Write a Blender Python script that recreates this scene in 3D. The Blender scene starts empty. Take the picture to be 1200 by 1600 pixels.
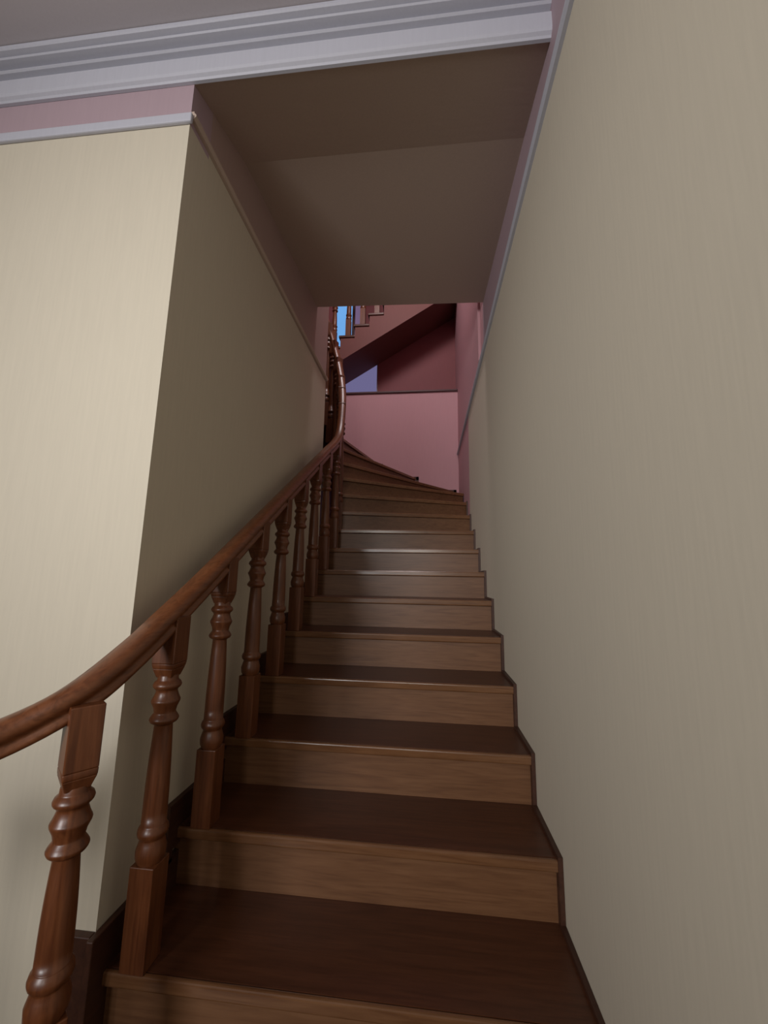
import bpy, math, random
from mathutils import Vector, Matrix
random.seed(4)
C = bpy.context.scene.collection
sc = bpy.context.scene

# ---------------------------------------------------------------- measures
XR = 0.391                 # right wall plane
XL = -0.81                 # side wall plane on the left of the flight
YF = 1.063                 # wall face to the left of the stair opening
RISE, GO = 0.17, 0.2746
Y0, Z0 = 1.356, -0.799     # nosing of step 0 at the right wall
def nz(k): return Z0 + RISE * k
def ny(k): return Y0 + GO * k
XT = -0.765                # free left end of the treads
YB = 4.87                  # low pink wall behind the winders
YE = 5.2                   # far wall of the stairwell
ZC = 1.86                  # hall ceiling
ZU = 4.6                   # stairwell ceiling
ZFL = nz(-8)               # hall floor

# ---------------------------------------------------------------- materials
def mat(name, col, rough=0.6, spec=0.5):
    m = bpy.data.materials.new(name); m.use_nodes = True
    b = m.node_tree.nodes['Principled BSDF']
    b.inputs['Base Color'].default_value = (*col, 1)
    b.inputs['Roughness'].default_value = rough
    b.inputs['Specular IOR Level'].default_value = spec
    return m, m.node_tree, b

def wood(name, c1, c2, c3, rough, axis='X', scale=1.0, coat=0.25):
    m, nt, b = mat(name, c1, rough)
    N, L = nt.nodes, nt.links
    tc = N.new('ShaderNodeTexCoord'); mp = N.new('ShaderNodeMapping')
    s = {'X': (1.0, 14, 14), 'Y': (14, 1.0, 14), 'Z': (14, 14, 1.0)}[axis]
    mp.inputs['Scale'].default_value = [v * scale for v in s]
    L.new(tc.outputs['Object'], mp.inputs['Vector'])
    n1 = N.new('ShaderNodeTexNoise'); n1.inputs['Scale'].default_value = 2.2; n1.inputs['Detail'].default_value = 8
    n1.inputs['Distortion'].default_value = 1.3
    L.new(mp.outputs[0], n1.inputs['Vector'])
    n2 = N.new('ShaderNodeTexNoise'); n2.inputs['Scale'].default_value = 9; n2.inputs['Detail'].default_value = 10
    L.new(mp.outputs[0], n2.inputs['Vector'])
    mx = N.new('ShaderNodeMath'); mx.operation = 'MULTIPLY_ADD'; mx.inputs[1].default_value = 0.35
    L.new(n2.outputs['Fac'], mx.inputs[0]); 
    sc_ = N.new('ShaderNodeMath'); sc_.operation = 'MULTIPLY'; sc_.inputs[1].default_value = 0.7
    L.new(n1.outputs['Fac'], sc_.inputs[0]); L.new(sc_.outputs[0], mx.inputs[2])
    cr = N.new('ShaderNodeValToRGB')
    e = cr.color_ramp.elements
    e[0].position = 0.38; e[0].color = (*c2, 1); e[1].position = 0.68; e[1].color = (*c3, 1)
    k = e.new(0.52); k.color = (*c1, 1)
    L.new(mx.outputs[0], cr.inputs['Fac']); L.new(cr.outputs['Color'], b.inputs['Base Color'])
    bp = N.new('ShaderNodeBump'); bp.inputs['Strength'].default_value = 0.06; bp.inputs['Distance'].default_value = 0.002
    L.new(n2.outputs['Fac'], bp.inputs['Height']); L.new(bp.outputs[0], b.inputs['Normal'])
    b.inputs['Coat Weight'].default_value = coat; b.inputs['Coat Roughness'].default_value = 0.22
    return m

def wall_mat(name, col, var=0.05, rough=0.75, weave=0.25):
    m, nt, b = mat(name, col, rough, 0.3)
    N, L = nt.nodes, nt.links
    tc = N.new('ShaderNodeTexCoord'); mp = N.new('ShaderNodeMapping')
    mp.inputs['Scale'].default_value = (60, 60, 3.5)
    L.new(tc.outputs['Object'], mp.inputs['Vector'])
    n = N.new('ShaderNodeTexNoise'); n.inputs['Scale'].default_value = 2; n.inputs['Detail'].default_value = 6
    L.new(mp.outputs[0], n.inputs['Vector'])
    cr = N.new('ShaderNodeValToRGB'); e = cr.color_ramp.elements
    e[0].position = 0.3; e[0].color = tuple(c * (1 - var) for c in col) + (1,)
    e[1].position = 0.7; e[1].color = tuple(min(1, c * (1 + var)) for c in col) + (1,)
    L.new(n.outputs['Fac'], cr.inputs['Fac']); L.new(cr.outputs['Color'], b.inputs['Base Color'])
    bp = N.new('ShaderNodeBump'); bp.inputs['Strength'].default_value = weave; bp.inputs['Distance'].default_value = 0.001
    L.new(n.outputs['Fac'], bp.inputs['Height']); L.new(bp.outputs[0], b.inputs['Normal'])
    return m

M = {}
M['cream'] = wall_mat('cream_wallpaper', (0.60, 0.54, 0.43), 0.022, 0.75, 0.15)
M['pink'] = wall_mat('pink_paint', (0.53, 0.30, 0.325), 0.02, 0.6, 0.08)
M['pink_shaded'] = wall_mat('shaded_pink_paint', (0.22, 0.072, 0.076), 0.03, 0.6, 0.08)  # same paint as the low wall, darkened for the shade under the upper flight
M['soffit'] = wall_mat('warm_plaster', (0.50, 0.39, 0.325), 0.03, 0.7, 0.08)
M['ceiling'] = wall_mat('ceiling_plaster', (0.50, 0.46, 0.48), 0.02, 0.8, 0.05)
M['white'] = wall_mat('white_plaster_moulding', (0.50, 0.50, 0.56), 0.02, 0.5, 0.05)
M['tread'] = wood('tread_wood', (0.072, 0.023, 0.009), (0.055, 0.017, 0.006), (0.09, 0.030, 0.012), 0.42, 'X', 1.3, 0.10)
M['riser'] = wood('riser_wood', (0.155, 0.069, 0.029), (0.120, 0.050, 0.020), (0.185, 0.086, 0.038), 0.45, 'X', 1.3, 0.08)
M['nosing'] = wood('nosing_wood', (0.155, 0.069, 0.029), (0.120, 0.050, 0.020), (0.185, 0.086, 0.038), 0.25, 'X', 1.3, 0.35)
M['edge'] = wood('string_wood', (0.05, 0.017, 0.008), (0.038, 0.012, 0.006), (0.065, 0.022, 0.011), 0.5, 'Y', 1.2, 0.05)
M['turned'] = wood('turned_wood', (0.125, 0.038, 0.012), (0.088, 0.025, 0.008), (0.16, 0.052, 0.018), 0.38, 'Z', 1.5, 0.12)
M['rail'] = wood('handrail_wood', (0.16, 0.052, 0.018), (0.11, 0.034, 0.011), (0.195, 0.067, 0.025), 0.38, 'Y', 1.5, 0.15)
M['dark'] = wood('dark_ledge_wood', (0.07, 0.025, 0.025), (0.05, 0.018, 0.018), (0.09, 0.03, 0.03), 0.5, 'X', 1.0, 0.1)
M['floor'] = wood('floor_wood', (0.14, 0.06, 0.03), (0.10, 0.04, 0.018), (0.18, 0.08, 0.04), 0.4, 'Y', 0.8, 0.1)
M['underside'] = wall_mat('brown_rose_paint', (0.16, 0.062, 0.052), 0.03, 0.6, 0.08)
M['lilac'] = wall_mat('lilac_paint', (0.42, 0.31, 0.345), 0.02, 0.6, 0.08)
M['mauve'] = wall_mat('dull_mauve_paint', (0.40, 0.29, 0.26), 0.02, 0.6, 0.08)

def lit_glass(name, col, strength):
    m, nt, b = mat(name, (0.02, 0.02, 0.02), 0.15)
    b.inputs['Emission Color'].default_value = (*col, 1); b.inputs['Emission Strength'].default_value = strength
    return m
M['sky_pane'] = lit_glass('daylit_pane', (0.16, 0.42, 0.85), 1.0)
M['curtain_pane'] = lit_glass('curtained_pane', (0.30, 0.20, 0.38), 0.55)
M['dusk_pane'] = lit_glass('dusk_pane', (0.17, 0.155, 0.31), 0.9)

# ---------------------------------------------------------------- builders
def mesh(name, vs, fs, m, parent=None, kind=None, smooth=False, bevel=0, seg=2):
    me = bpy.data.meshes.new(name); me.from_pydata([tuple(v) for v in vs], [], fs); me.update()
    import bmesh
    bm = bmesh.new(); bm.from_mesh(me); bmesh.ops.recalc_face_normals(bm, faces=bm.faces[:]); bm.to_mesh(me); bm.free()
    me.materials.append(m)
    o = bpy.data.objects.new(name, me); C.objects.link(o)
    if smooth:
        for p in me.polygons: p.use_smooth = True
    if bevel:
        b = o.modifiers.new('bevel', 'BEVEL'); b.width = bevel; b.segments = seg; b.limit_method = 'ANGLE'
        b.harden_normals = False
    if parent is not None:
        o.parent = parent
        o.matrix_parent_inverse = parent_matrix(parent).inverted()
    if kind: o['kind'] = kind
    return o
def parent_matrix(p):
    m = Matrix.Translation(p.location) @ p.rotation_euler.to_matrix().to_4x4()
    return (parent_matrix(p.parent) @ p.matrix_parent_inverse @ m) if p.parent else m

class MB:
    def __init__(s): s.v, s.f = [], []
    def add(s, vs, fs):
        o = len(s.v); s.v += [tuple(v) for v in vs]; s.f += [tuple(i + o for i in f) for f in fs]; return s
    def box(s, x0, x1, y0, y1, z0, z1):
        return s.add([(x0,y0,z0),(x1,y0,z0),(x1,y1,z0),(x0,y1,z0),(x0,y0,z1),(x1,y0,z1),(x1,y1,z1),(x0,y1,z1)],
                     [(3,2,1,0),(4,5,6,7),(0,1,5,4),(1,2,6,5),(2,3,7,6),(3,0,4,7)])
    def prism(s, poly, z0, z1):          # plan polygon extruded up; z1 may be list
        n = len(poly)
        return s.add([(x, y, z0) for x, y in poly] + [(x, y, z1) for x, y in poly],
                     [tuple(range(n - 1, -1, -1)), tuple(range(n, 2 * n))] + [(i, (i+1) % n, n + (i+1) % n, n + i) for i in range(n)])
    def yz(s, poly, x0, x1):             # side-view polygon extruded along x
        n = len(poly)
        return s.add([(x0, y, z) for y, z in poly] + [(x1, y, z) for y, z in poly],
                     [tuple(range(n)), tuple(range(2*n - 1, n - 1, -1))] + [(i, n + i, n + (i+1) % n, (i+1) % n) for i in range(n)])
    def xz(s, poly, y0, y1):
        n = len(poly)
        return s.add([(x, y0, z) for x, z in poly] + [(x, y1, z) for x, z in poly],
                     [tuple(range(n)), tuple(range(2*n - 1, n - 1, -1))] + [(i, n + i, n + (i+1) % n, (i+1) % n) for i in range(n)])
    def lathe(s, prof, seg=28, cx=0, cy=0):
        n = len(prof); vs = []
        for r, z in prof:
            for j in range(seg):
                t = 2 * math.pi * j / seg; vs.append((cx + r*math.cos(t), cy + r*math.sin(t), z))
        fs = [(i*seg+j, i*seg+(j+1) % seg, (i+1)*seg+(j+1) % seg, (i+1)*seg+j) for i in range(n-1) for j in range(seg)]
        fs += [tuple(range(seg)), tuple(range((n-1)*seg, n*seg))]
        return s.add(vs, fs)
    def sweep(s, pts, prof):
        """prof: (side, up) pairs; swept along pts keeping up vertical-ish"""
        n = len(prof); P = [Vector(p) for p in pts]; vs = []
        for i, p in enumerate(P):
            t = (P[min(i+1, len(P)-1)] - P[max(i-1, 0)]).normalized()
            r = Vector((t.y, -t.x, 0)).normalized(); u = r.cross(t).normalized()
            vs += [p + r*a + u*b for a, b in prof]
        fs = [(i*n+j, i*n+(j+1) % n, (i+1)*n+(j+1) % n, (i+1)*n+j) for i in range(len(P)-1) for j in range(n)]
        fs += [tuple(range(n)), tuple(range((len(P)-1)*n, len(P)*n))]
        return s.add(vs, fs)
    def build(s, name, m, parent=None, **k): return mesh(name, s.v, s.f, m, parent, **k)

def thing(name, label, cat, loc, group=None):
    o = bpy.data.objects.new(name, None); C.objects.link(o); o.location = loc
    o.empty_display_size = 0.1
    o['label'] = label; o['category'] = cat
    if group: o['group'] = group
    return o
def struct(name, mb, m, **k): return mb.build(name, m, kind='structure', **k)

# ---------------------------------------------------------------- setting
T = 0.15
struct('floor', MB().box(-3.6, XR, -3.4, 1.3, ZFL - 0.1, ZFL), M['floor'])
struct('ceiling', MB().box(-3.6, XR, -3.4, YF, ZC, ZC + 0.1), M['ceiling'])
# right wall: cream paper below the moulding, pink paint above and past the flight
YP = 3.66
ZM = 1.53
struct('wall_right', MB().box(XR, XR + T, -3.4, YP, ZFL, ZM), M['cream'])
struct('wall_right_band', MB().box(XR, XR + T, -3.4, 2.60, ZM, 2.45), M['lilac'])
wr = MB().box(XR, XR + T, 2.60, YP, ZM, 2.45).box(XR, XR + T, 2.45, YP, 2.45, ZU)
wr.box(XR, XR + T, YP, YE + T, ZFL, ZU)
struct('wall_right_upper', wr, M['pink'])
# face wall left of the opening
zb = 1.70
struct('wall_front', MB().box(-3.6, XL, YF, YF + 0.12, ZFL, ZM), M['cream'])
wf = MB().box(-3.6, XL, YF, YF + 0.12, ZM, 1.799)
struct('wall_front_upper', wf, M['lilac'])
# side wall along the flight
YS = 2.95
struct('wall_left', MB().box(XL - 0.12, XL, YF + 0.12, YS, ZFL, ZM + 0.02), M['cream'])
struct('wall_left_upper', MB().box(XL - 0.12, XL, YF + 0.12, YS, ZM + 0.02, ZU), M['mauve'])
struct('wall_back', MB().box(-3.6, XR, -3.4 - T, -3.4, ZFL, ZC), M['cream'])
struct('wall_hall', MB().box(-3.6 - T, -3.6, -3.4 - T, YF + .12, ZFL, ZC), M['cream'])
# sloping soffit slab over the flight, two planes with a kink
s = MB()
xl, xr = XL - 0.1, XR
L_ = [(YF - 0.001, 1.695), (1.45, 1.835), (2.63, 1.99)]
R_ = [(YF - 0.001, 1.70), (1.40, 1.768), (2.58, 1.915)]
G = 10
rows = []
for i in range(2):
    for q in range(G + (1 if i else 0)):
        t = q / G
        rows.append([(xl + (xr - xl) * u / G,
                      (L_[i][0]*(1-t) + L_[i+1][0]*t) * (1-u/G) + (R_[i][0]*(1-t) + R_[i+1][0]*t) * u/G,
                      (L_[i][1]*(1-t) + L_[i+1][1]*t) * (1-u/G) + (R_[i][1]*(1-t) + R_[i+1][1]*t) * u/G) for u in range(G+1)])
nr, nc = len(rows), G + 1
vs = [p for rw in rows for p in rw]
fs = [(i*nc+u, i*nc+u+1, (i+1)*nc+u+1, (i+1)*nc+u) for i in range(nr-1) for u in range(G)]
b0 = len(vs)
vs += [(xl, YF - .001, 2.45), (xr, YF - .001, 2.45), (xl, 2.63, 2.45), (xr, 2.58, 2.45)]
fs += [(b0, b0+1, b0+3, b0+2)]
fs += [tuple(range(nc)) + (b0+1, b0), tuple(range((nr-1)*nc, nr*nc)) + (b0+3, b0+2)]
fs += [tuple(i*nc for i in range(nr)) + (b0+2, b0), tuple(i*nc+nc-1 for i in range(nr)) + (b0+3, b0+1)]
s.add(vs, fs)
struct('ceiling_stair_soffit', s, M['soffit'])
struct('wall_over_opening', MB().box(-3.6, XR, YF - 0.001, YF + .12, 1.80, 2.45), M['pink'])
# upper stairwell
struct('wall_landing', MB().box(-2.4, XR, 2.45, 2.57, 2.451, ZU), M['pink'])
struct('wall_stairwell_left', MB().box(-2.4 - T, -2.4, 2.45, YE + T, ZFL, ZU), M['pink'])
struct('wall_stairwell_near', MB().box(-2.4, XL - 0.12, YS - 0.1, YS, ZFL, ZU), M['pink'])
struct('ceiling_stairwell', MB().box(-2.55, XR + T, 2.45, YE + T, ZU, ZU + 0.1), M['soffit'])
struct('wall_stairwell_low', MB().box(-2.4, XR, YB, YE, ZFL, 2.375), M['pink'])
# far wall with two window openings
def wall_with_holes(x0, x1, z0, z1, y0, y1, holes):
    mb = MB(); xs = sorted({x0, x1, *[h[i] for h in holes for i in (0, 1)]})
    for a, b in zip(xs, xs[1:]):
        cuts = sorted([(h[2], h[3]) for h in holes if h[0] <= a and h[1] >= b]); z = z0
        for c, d in cuts:
            mb.box(a, b, y0, y1, z, c); z = d
        mb.box(a, b, y0, y1, z, z1)
    return mb
W1 = (-1.35, -0.90, 3.20, 4.10)
W2 = (-1.60, -0.685, 2.375, 3.02)
struct('wall_far', wall_with_holes(-2.4, XR, 2.375, ZU, YE, YE + T, [W1, W2]), M['pink_shaded'])
def window(name, w, split, mats, fr=0.03):
    x0, x1, z0, z1 = w
    f = MB()
    f.box(x0, x1, YE + .02, YE + .07, z0, z0 + fr); f.box(x0, x1, YE + .02, YE + .07, z1 - fr, z1)
    f.box(x0, x0 + fr, YE + .02, YE + .07, z0 + fr, z1 - fr); f.box(x1 - fr, x1, YE + .02, YE + .07, z0 + fr, z1 - fr)
    xs = [x0 + fr] + list(split) + [x1 - fr]
    for x in split: f.box(x - .02, x + .02, YE + .02, YE + .07, z0 + fr, z1 - fr)
    fo = struct(name, f, M['dark'] if split else M['white'])
    for i, (a, b) in enumerate(zip(xs, xs[1:])):
        MB().box(a + (.02 if i else 0), b - (.02 if i < len(xs) - 2 else 0), YE + .04, YE + .05, z0 + fr, z1 - fr).build('pane', mats[i], fo)
window('window_1', W1, (-1.06,), (M['sky_pane'], M['curtain_pane']))
window('window_2', W2, (), (M['dusk_pane'],), 0.015)

# trims
struct('trim_1', MB().box(-3.6, XL + 0.012, YF - 0.014, YF, ZM - 0.004, ZM + 0.032), M['white'], bevel=0.004)      # strip on face wall
m = MB()
prof = [(0, 0), (-.012, 0), (-.02, .008), (-.02, .016), (-.012, .024), (-.012, .03), (0, .03)]
m.sweep([(XR, -3.3, ZM), (XR, YB, ZM)], [(a, b) for a, b in prof]); struct('trim_2', m, M['white'])
m = MB()
m.sweep([(XL, YS, ZM + .03), (XL, YF, ZM + .02)], [(a, b) for a, b in prof]); struct('trim_3', m, M['soffit'])
# white band between the moulding and the cornice on the right wall of the hall
# cornice over the opening: profile in the YZ plane
zc0 = 1.697
cp = [(0, 0), (.010, 0), (.014, .006), (.022, .012), (.026, .020), (.026, .080), (.006, .084), (.006, .100), (.030, .104), (.035, .108), (.034, .113), (.016, .117),
      (.016, .130), (.050, .134), (.054, .138), (.052, .142), (.046, .145), (.066, .148), (.070, .152), (.070, ZC - zc0), (0, ZC - zc0)]
struct('trim_4', MB().yz([(YF - 0.001 - a, zc0 - .002 + b) for a, b in cp], -3.6, XR - 0.0), M['white'])
# right wall trim where the stairwell begins
struct('trim_5', MB().box(XR - .02, XR, 2.72, 2.77, ZM + .03, ZU).box(XR - .012, XR, 2.77, 2.92, ZM + .03, ZU), M['pink'], bevel=0.003)
struct('trim_6', MB().box(-2.4, XR, YB - .02, YE, 2.376, 2.40), M['dark'], bevel=0.004)   # ledge on the low wall

# ---------------------------------------------------------------- lower staircase
stair = thing('staircase', 'varnished brown wooden staircase with closed risers between the cream walls, winding left at its top', 'staircase', (-0.2, Y0, ZFL))
# nosing ends (left, right) in plan
nos = {}
for k in range(-7, 7):
    xl_ = XL if k >= -1 else XT
    if k <= -3: xl_ = XT - 0.22 * (-2 - k)
    nos[k] = ((xl_, ny(k) - (0.0 if k > -3 else 0.02 * (-2 - k))), (XR, ny(k)))
nos.update({
 7: ((XL + .02, 3.20), (XR, 3.278)), 8: ((XL + .02, 3.31), (XR, 3.553)), 9: ((XL + .02, 3.39), (XR, 3.83)), 10: ((-.80, 3.46), (XR, 4.21)),
 11: ((-.82, 3.52), (.33, YB)), 12: ((-.86, 3.57), (-.13, YB)), 13: ((-.92, 3.60), (-.58, YB)),
 14: ((-.98, 3.60), (-1.00, YB)), 15: ((-1.04, 3.57), (-1.55, YB)), 16: ((-1.09, 3.52), (-2.4, 4.75)),
 17: ((-1.12, 3.44), (-2.4, 4.15)), 18: ((-1.13, 3.35), (-2.4, 3.70)), 19: ((-1.13, 3.25), (-2.4, 3.32))})
corner = {10: [(XR, YB)], 15: [(-2.4, YB)]}     # extra outer corners between nosing k and k+1
TH = 0.032
def off(p, q, d):       # move the line p-q forward (towards the lower step) by d
    v = Vector((q[0]-p[0], q[1]-p[1])).normalized(); n = Vector((v.y, -v.x))
    return (p[0] + n.x*d, p[1] + n.y*d), (q[0] + n.x*d, q[1] + n.y*d)
for k in range(-7, 20):
    (a, b) = nos[k]
    if k < 19: (c, d) = nos[k+1]
    else: c, d = (-1.13, YS), (-2.4, YS)
    ex = 0.03
    c2, d2 = off(c, d, -ex) if k < 19 else (c, d)
    # keep back corners inside the shell
    cl = lambda p: (min(max(p[0], -2.4), XR), min(p[1], YB))
    d2 = cl(d2)
    poly = [a, b] + corner.get(k, []) + [d2, c2]
    z = nz(k)
    na, nb = off(a, b, -0.016); nb = cl(nb)
    poly = [na, nb] + corner.get(k, []) + [d2, c2]
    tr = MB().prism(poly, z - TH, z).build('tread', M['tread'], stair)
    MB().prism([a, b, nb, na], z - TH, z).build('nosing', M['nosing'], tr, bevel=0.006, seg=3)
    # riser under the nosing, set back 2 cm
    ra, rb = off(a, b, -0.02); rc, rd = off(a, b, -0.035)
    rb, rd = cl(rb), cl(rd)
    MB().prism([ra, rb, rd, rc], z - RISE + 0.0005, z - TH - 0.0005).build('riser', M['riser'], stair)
# small scotia under each nosing is part of the riser look; stepped skirting along both walls
def zig(ks, lift, back, dn):
    pts = []
    for k in ks:
        y = ny(k)
        pts += [(y - back, nz(k-1) + lift), (y - back, nz(k) + lift)]
    pts.append((ny(ks[-1] + 1) - back, nz(ks[-1]) + lift))
    low = [(pts[-1][0], pts[-1][1] - dn), (pts[0][0], pts[0][1] - dn)]
    return pts + low
def zig2(ks, lift, back, thick):
    """thin stepped strip following the treads"""
    up = zig(ks, lift, back, 0)[:-2]
    dn = [(y + 0.03, z - thick) for y, z in up]
    return up, dn
def strip(ks, lift, back, x0, x1, name, m, thick=0.05):
    up = zig(ks, lift, back, 0)[:-2]
    mb = MB()
    for (y0, z0), (y1, z1) in zip(up, up[1:]):
        if abs(z0 - z1) < 1e-6: mb.box(x0, x1, y0, y1 + (.068 if (y1, z1) != up[-1] else 0), z0 - thick - lift, z0)
        else: mb.box(x0, x1, y0, y0 + .03, z0, z1 - thick - lift)
    return mb.build(name, m, stair)
strip(list(range(-7, 10)), 0.012, 0.004, XR - 0.014, XR - 0.0005, 'skirting', M['edge'])
strip(list(range(0, 7)), 0.085, 0.05, XL + 0.0005, XL + 0.018, 'skirting', M['edge'])
# skirting returning round the corner of the face wall
MB().box(XL + .0005, XL + .018, YF - .03, ny(0) + .019, nz(-3), nz(-1) + .10).box(-.93, XL + .0004, YF - .02, YF - .0005, nz(-3), nz(-1) + .10).build('skirting', M['edge'], stair, bevel=.003)
# winder skirting on the back wall
mb = MB()
segs = [(.33, XR, nz(10)), (-.13, .36, nz(11)), (-.58, -.10, nz(12)), (-1.0, -.55, nz(13)), (-1.55, -.97, nz(14))]
for x0, x1, z in segs: mb.box(x0, x1, YB - .014, YB - .0005, z - .03, z + .012)
for x, z in ((.33, nz(11)), (-.13, nz(12)), (-.58, nz(13)), (-1.0, nz(14))): mb.box(x - .0, x + .03, YB - .014, YB - .0005, z - RISE, z + .012)
mb.build('skirting', M['edge'], stair)
# outer string at the free side, below the first balusters
up = []
for k in range(-7, -1):
    up += [(ny(k) + .02, nz(k-1) - TH - .001), (ny(k) + .02, nz(k) - TH - .001)]
up.append((YF - .03, nz(-2) - TH - .001))
MB().yz(up + [(YF - .03, ZFL), (up[0][0], ZFL)], XT, XT + .03).build('stringer', M['edge'], stair)
# inner string of the winders: a curved board under the inner ends of the treads
ins = [(-.792, 2.96)] + [nos[k][0] for k in range(7, 20)]
mb = MB()
zi = [nz(6)] + [nz(k) for k in range(7, 20)]
n = len(ins)
for i in range(n - 1):
    (x0, y0), (x1, y1) = ins[i], ins[i+1]
    v = Vector((x1-x0, y1-y0)).normalized(); nn = Vector((-v.y, v.x)) * 0.03
    A = [(x0, y0), (x1, y1), (x1+nn.x, y1+nn.y), (x0+nn.x, y0+nn.y)]
    mb.prism(A, max(zi[i] - .42, nz(3)), zi[i] + .05)
mb.build('stringer', M['edge'], stair)

# ---------------------------------------------------------------- railing of the lower stair
railing = thing('stair_railing', 'curving varnished brown handrail on turned balusters along the open left side of the stairs', 'railing', (-0.72, 0.838, nz(-2)))
RH = 0.88
rail_pts = [(-1.22, .42, -.44), (-1.06, .50, -.38), (-.91, .63, -.32), (-.82, .755, -.285), (-.745, .84, -.228), (-.722, .95, -.163), (-.718, 1.06, -.098)]
def rz(y): return Z0 + RISE/GO * (y - Y0) + RH
for y in (1.2, 1.37, 1.6, 1.85, 2.1, 2.4, 2.7, 2.95): rail_pts.append((-.717, y, rz(y)))
rail_pts += [(-.722, 3.12, rz(3.12) + .04), (-.742, 3.28, 1.56), (-.785, 3.41, 1.85), (-.86, 3.50, 2.17), (-.95, 3.53, 2.47), (-1.04, 3.50, 2.76), (-1.11, 3.42, 3.02), (-1.14, 3.30, 3.26), (-1.14, 3.0, 3.44)]
def catmull(P, n=6):
    P = [Vector(p) for p in P]; out = []
    for i in range(len(P) - 1):
        p0, p1, p2, p3 = P[max(i-1, 0)], P[i], P[i+1], P[min(i+2, len(P)-1)]
        for j in range(n):
            t = j / n
            out.append(0.5 * ((2*p1) + (p2-p0)*t + (2*p0-5*p1+4*p2-p3)*t*t + (3*p1-p0-3*p2+p3)*t**3))
    out.append(P[-1]); return out
# (side, up) with the top at 0
rprof = [(-.020, 0), (0, .003), (.020, 0), (.030, -.010), (.033, -.022), (.028, -.034), (.022, -.038), (.022, -.046), (.028, -.052), (.026, -.062), (.015, -.066),
         (-.015, -.066), (-.026, -.062), (-.028, -.052), (-.022, -.046), (-.022, -.038), (-.028, -.034), (-.033, -.022), (-.030, -.010)]
path = catmull(rail_pts)
hr = MB().sweep(path, rprof).build('handrail', M['rail'], railing, smooth=True)

def baluster_mesh(h, low=0.232, bs=0.0325):
    """total height h from the tread to the handrail; origin at the foot"""
    mb = MB()
    top = h; bb = h - 0.125
    # lower square block, turned vase shaft and upper square block
    mb.box(-bs, bs, -bs, bs, 0, low)
    # bevelled shoulder of the upper block
    mb.box(-bs, bs, -bs, bs, bb, top)
    for (h0, h1, s0, s1) in ((bb - .014, bb, .030, bs), (bb - .038, bb - .014, .022, .030)):
        mb.add([(-s0,-s0,h0),(s0,-s0,h0),(s0,s0,h0),(-s0,s0,h0),(-s1,-s1,h1),(s1,-s1,h1),(s1,s1,h1),(-s1,s1,h1)],
               [(3,2,1,0),(4,5,6,7),(0,1,5,4),(1,2,6,5),(2,3,7,6),(3,0,4,7)])
    r = [(.020, low - .03), (.030, low), (.036, low + .012), (.037, low + .03), (.032, low + .046), (.029, low + .056), (.036, low + .064), (.038, low + .072), (.035, low + .082), (.030, low + .088)]
    zr = bb - 0.147         # big ring
    z_a = low + .09
    for i in range(9):
        t = i / 8; r.append((.0305 - .0075 * t + .002 * math.sin(math.pi * t), z_a + (zr - .014 - z_a) * t))
    for q, a in ((.034, -.008), (.0375, 0), (.033, .008), (.027, .016), (.030, .030), (.036, .043), (.037, .048), (.034, .053), (.031, .060), (.0275, .070),
                 (.028, .076), (.035, .082), (.037, .088), (.034, .095), (.027, .101), (.026, .115)): r.append((q, zr + a))
    mb.lathe(r, 28)
    return mb
from bisect import bisect
def rail_z(x, y):
    best = min(path, key=lambda p: (p.x-x)**2 + (p.y-y)**2); return best.z
bal = []
for k in range(-3, 7):
    y = ny(k) + .033; x = -.72 if k > -2 else (-.722 if k == -2 else -.96)
    if k == -3: y -= .02
    bal.append((x, y, nz(k)))
bal += [(-.745, 3.285, nz(7)), (-.775, 3.37, nz(8)), (-.80, 3.43, nz(9)), (-.845, 3.49, nz(10)), (-.90, 3.525, nz(12)), (-.96, 3.53, nz(13)), (-1.03, 3.50, nz(15)), (-1.08, 3.46, nz(16)), (-1.12, 3.38, nz(17)), (-1.14, 3.28, nz(18))]
for i, (x, y, z) in enumerate(bal):
    h = rail_z(x, y) - .045 - z
    b = baluster_mesh(h, 0.303, 0.0305) if i == 1 else baluster_mesh(h)
    q = min(range(len(path)), key=lambda i: (path[i].x-x)**2 + (path[i].y-y)**2)
    tg = path[min(q+1, len(path)-1)] - path[max(q-1, 0)]
    an = -math.atan2(tg.x, tg.y) if i != 1 else math.radians(-38)
    if i == 0: an = math.radians(-60)
    ca, sa = math.cos(an), math.sin(an)
    b.v = [(vx*ca - vy*sa + x, vx*sa + vy*ca + y, vz + z) for vx, vy, vz in b.v]
    o = b.build('baluster', M['turned'], railing, bevel=.003)
    for p in o.data.polygons: p.use_smooth = len(p.vertices) == 4 and p.area < 0.0009

# ---------------------------------------------------------------- upper flight seen from below
upf = thing('upper_staircase', 'upper flight of stairs, its reddish underside rising right above the low pink wall', 'staircase', (-0.4, 4.9, 2.8))
def sz(x): return 2.726 + .623 * (x + 1.086)          # soffit height along the far wall
YN = 4.62
mb = MB(); xa, xb = -1.9, XR
mb.add([(xa, YN + .04, sz(xa)), (xb, YN + .04, sz(xb)), (xb, YE, sz(xb)), (xa, YE, sz(xa)),
        (xa, YN + .04, sz(xa) + .04), (xb, YN + .04, sz(xb) + .04), (xb, YE, sz(xb) + .04), (xa, YE, sz(xa) + .04)],
       [(0,1,2,3), (4,5,6,7), (0,1,5,4), (1,2,6,5), (2,3,7,6), (3,0,4,7)])
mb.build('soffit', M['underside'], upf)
run, rs = 0.185, 0.148
x0, z0 = -1.10, 3.03
poly = []
ks = range(-4, 8)
for k in ks:
    poly += [(x0 + run*k, z0 + rs*(k-1) + .0), (x0 + run*k, z0 + rs*k)]
xe = x0 + run * 7
poly = [(min(x, XR), z) for x, z in poly] + [(XR, z0 + rs*7)]
poly = poly + [(XR, sz(XR) - .01), (poly[0][0], sz(poly[0][0]) - .01)]
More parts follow.
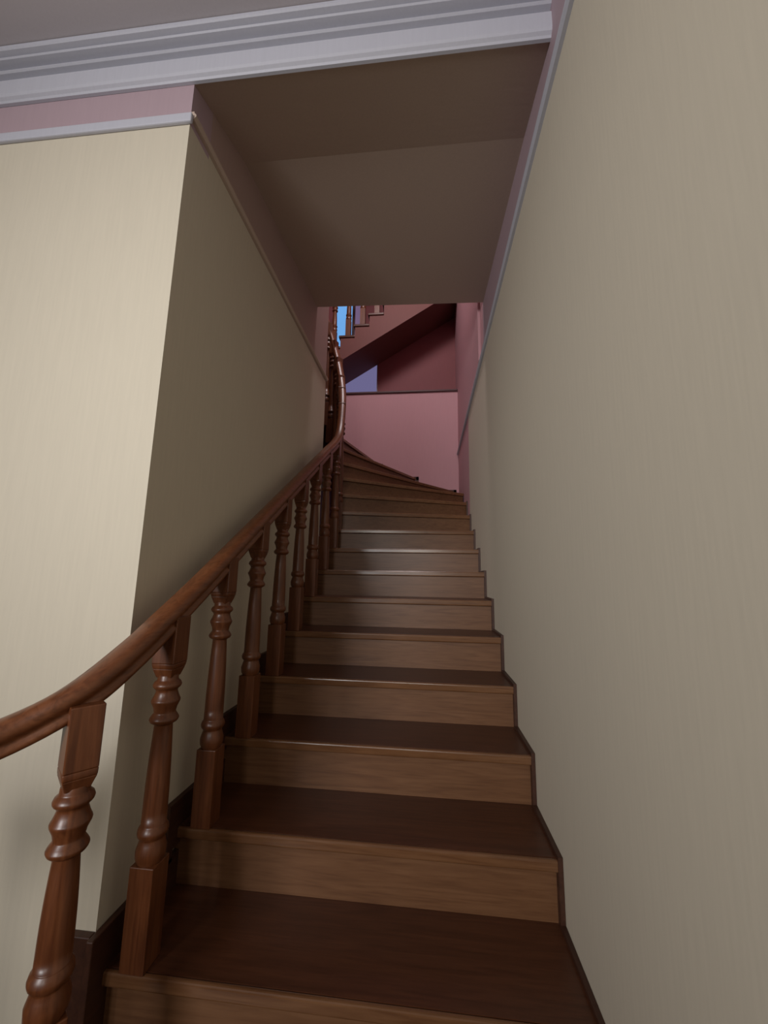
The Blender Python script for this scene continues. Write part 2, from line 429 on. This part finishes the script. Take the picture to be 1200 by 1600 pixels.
MB().xz(poly, YN, YN + .04).build('stringer', M['underside'], upf)
for k in ks:
    xk = x0 + run * k
    if xk > XR - .05: continue
    z = z0 + rs*k
    MB().box(xk - .02, min(xk + run, XR), YN - .015, YE, z, z + .03).build('tread', M['tread'], upf, bevel=.005)
    MB().box(xk, xk + .015, YN + .04, YE, z - rs + .03, z).build('riser', M['riser'], upf)
upr = thing('upper_railing', 'dark wooden balusters and handrail on the upper flight, in front of the bright window', 'railing', (-1.1, YN, 2.9))
for k in range(-3, 7):
    for j in (0.5,):
        x = x0 + run * (k + j); z = z0 + rs * k + .03
        b = baluster_mesh(.80); b.v = [(vx + x, vy + YN + .03, vz + z) for vx, vy, vz in b.v]
        b.build('baluster', M['turned'], upr)
MB().sweep([(x0 + run*t, YN + .03, z0 + rs*t + .80) for t in (-3, 0, 2, 4, 6, 7.4)], rprof).build('handrail', M['rail'], upr)

# ---------------------------------------------------------------- light
def area(name, loc, target, sx, sy, power, col):
    l = bpy.data.lights.new(name, 'AREA'); l.shape = 'RECTANGLE'; l.size = sx; l.size_y = sy; l.energy = power; l.color = col
    o = bpy.data.objects.new(name, l); C.objects.link(o); o.location = loc
    o.rotation_euler = (Vector(target) - Vector(loc)).to_track_quat('-Z', 'Y').to_euler()
    return o
hl = area('hall_window_light', (-1.8, -2.3, 0.65), (-0.2, 1.2, 0.50), 1.0, 0.9, 26, (1.0, 0.99, 1.0))
area('hall_fill_light', (-.25, -3.3, .75), (-.4, 1.0, .75), .6, .9, 8, (1.0, 0.95, 0.88)).data.spread = math.radians(95)  # added weak fill for the side wall and soffit, no doorway behind it
hl.data.spread = math.radians(85)
sl = area('stairwell_fill_light', (-.35, 2.75, 4.3), (-.3, 4.87, 1.5), 0.8, 0.5, 42, (1.0, 0.90, 0.92))  # added high on the near side to brighten the low wall, not at a window
w = bpy.data.worlds.new('world'); sc.world = w; w.use_nodes = True
w.node_tree.nodes['Background'].inputs[0].default_value = (0.5, 0.6, 0.9, 1)
w.node_tree.nodes['Background'].inputs[1].default_value = 0.3

# ---------------------------------------------------------------- camera
F, PI_, YA, RO = 626.269, 0.164006, 0.107689, 0.017754
cy, sy, cp_, sp, cr, sr = math.cos(YA), math.sin(YA), math.cos(PI_), math.sin(PI_), math.cos(RO), math.sin(RO)
fwd = Vector((-sy*cp_, cy*cp_, sp)); right = Vector((cy, sy, 0)); upv = right.cross(fwd)
r2 = right*cr + upv*sr; u2 = upv*cr - right*sr
cam = bpy.data.cameras.new('camera'); co = bpy.data.objects.new('camera', cam); C.objects.link(co)
cam.sensor_fit = 'HORIZONTAL'; cam.sensor_width = 36; cam.lens = F / 1200 * 36; cam.clip_start = 0.02
co.matrix_world = Matrix(((r2.x, u2.x, -fwd.x, 0), (r2.y, u2.y, -fwd.y, 0), (r2.z, u2.z, -fwd.z, 0), (0, 0, 0, 1)))
sc.camera = co
sc.view_settings.view_transform = 'Standard'; sc.view_settings.look = 'None'
sc.view_settings.exposure = -0.13; sc.view_settings.gamma = 1; sc.view_settings.use_curve_mapping = False
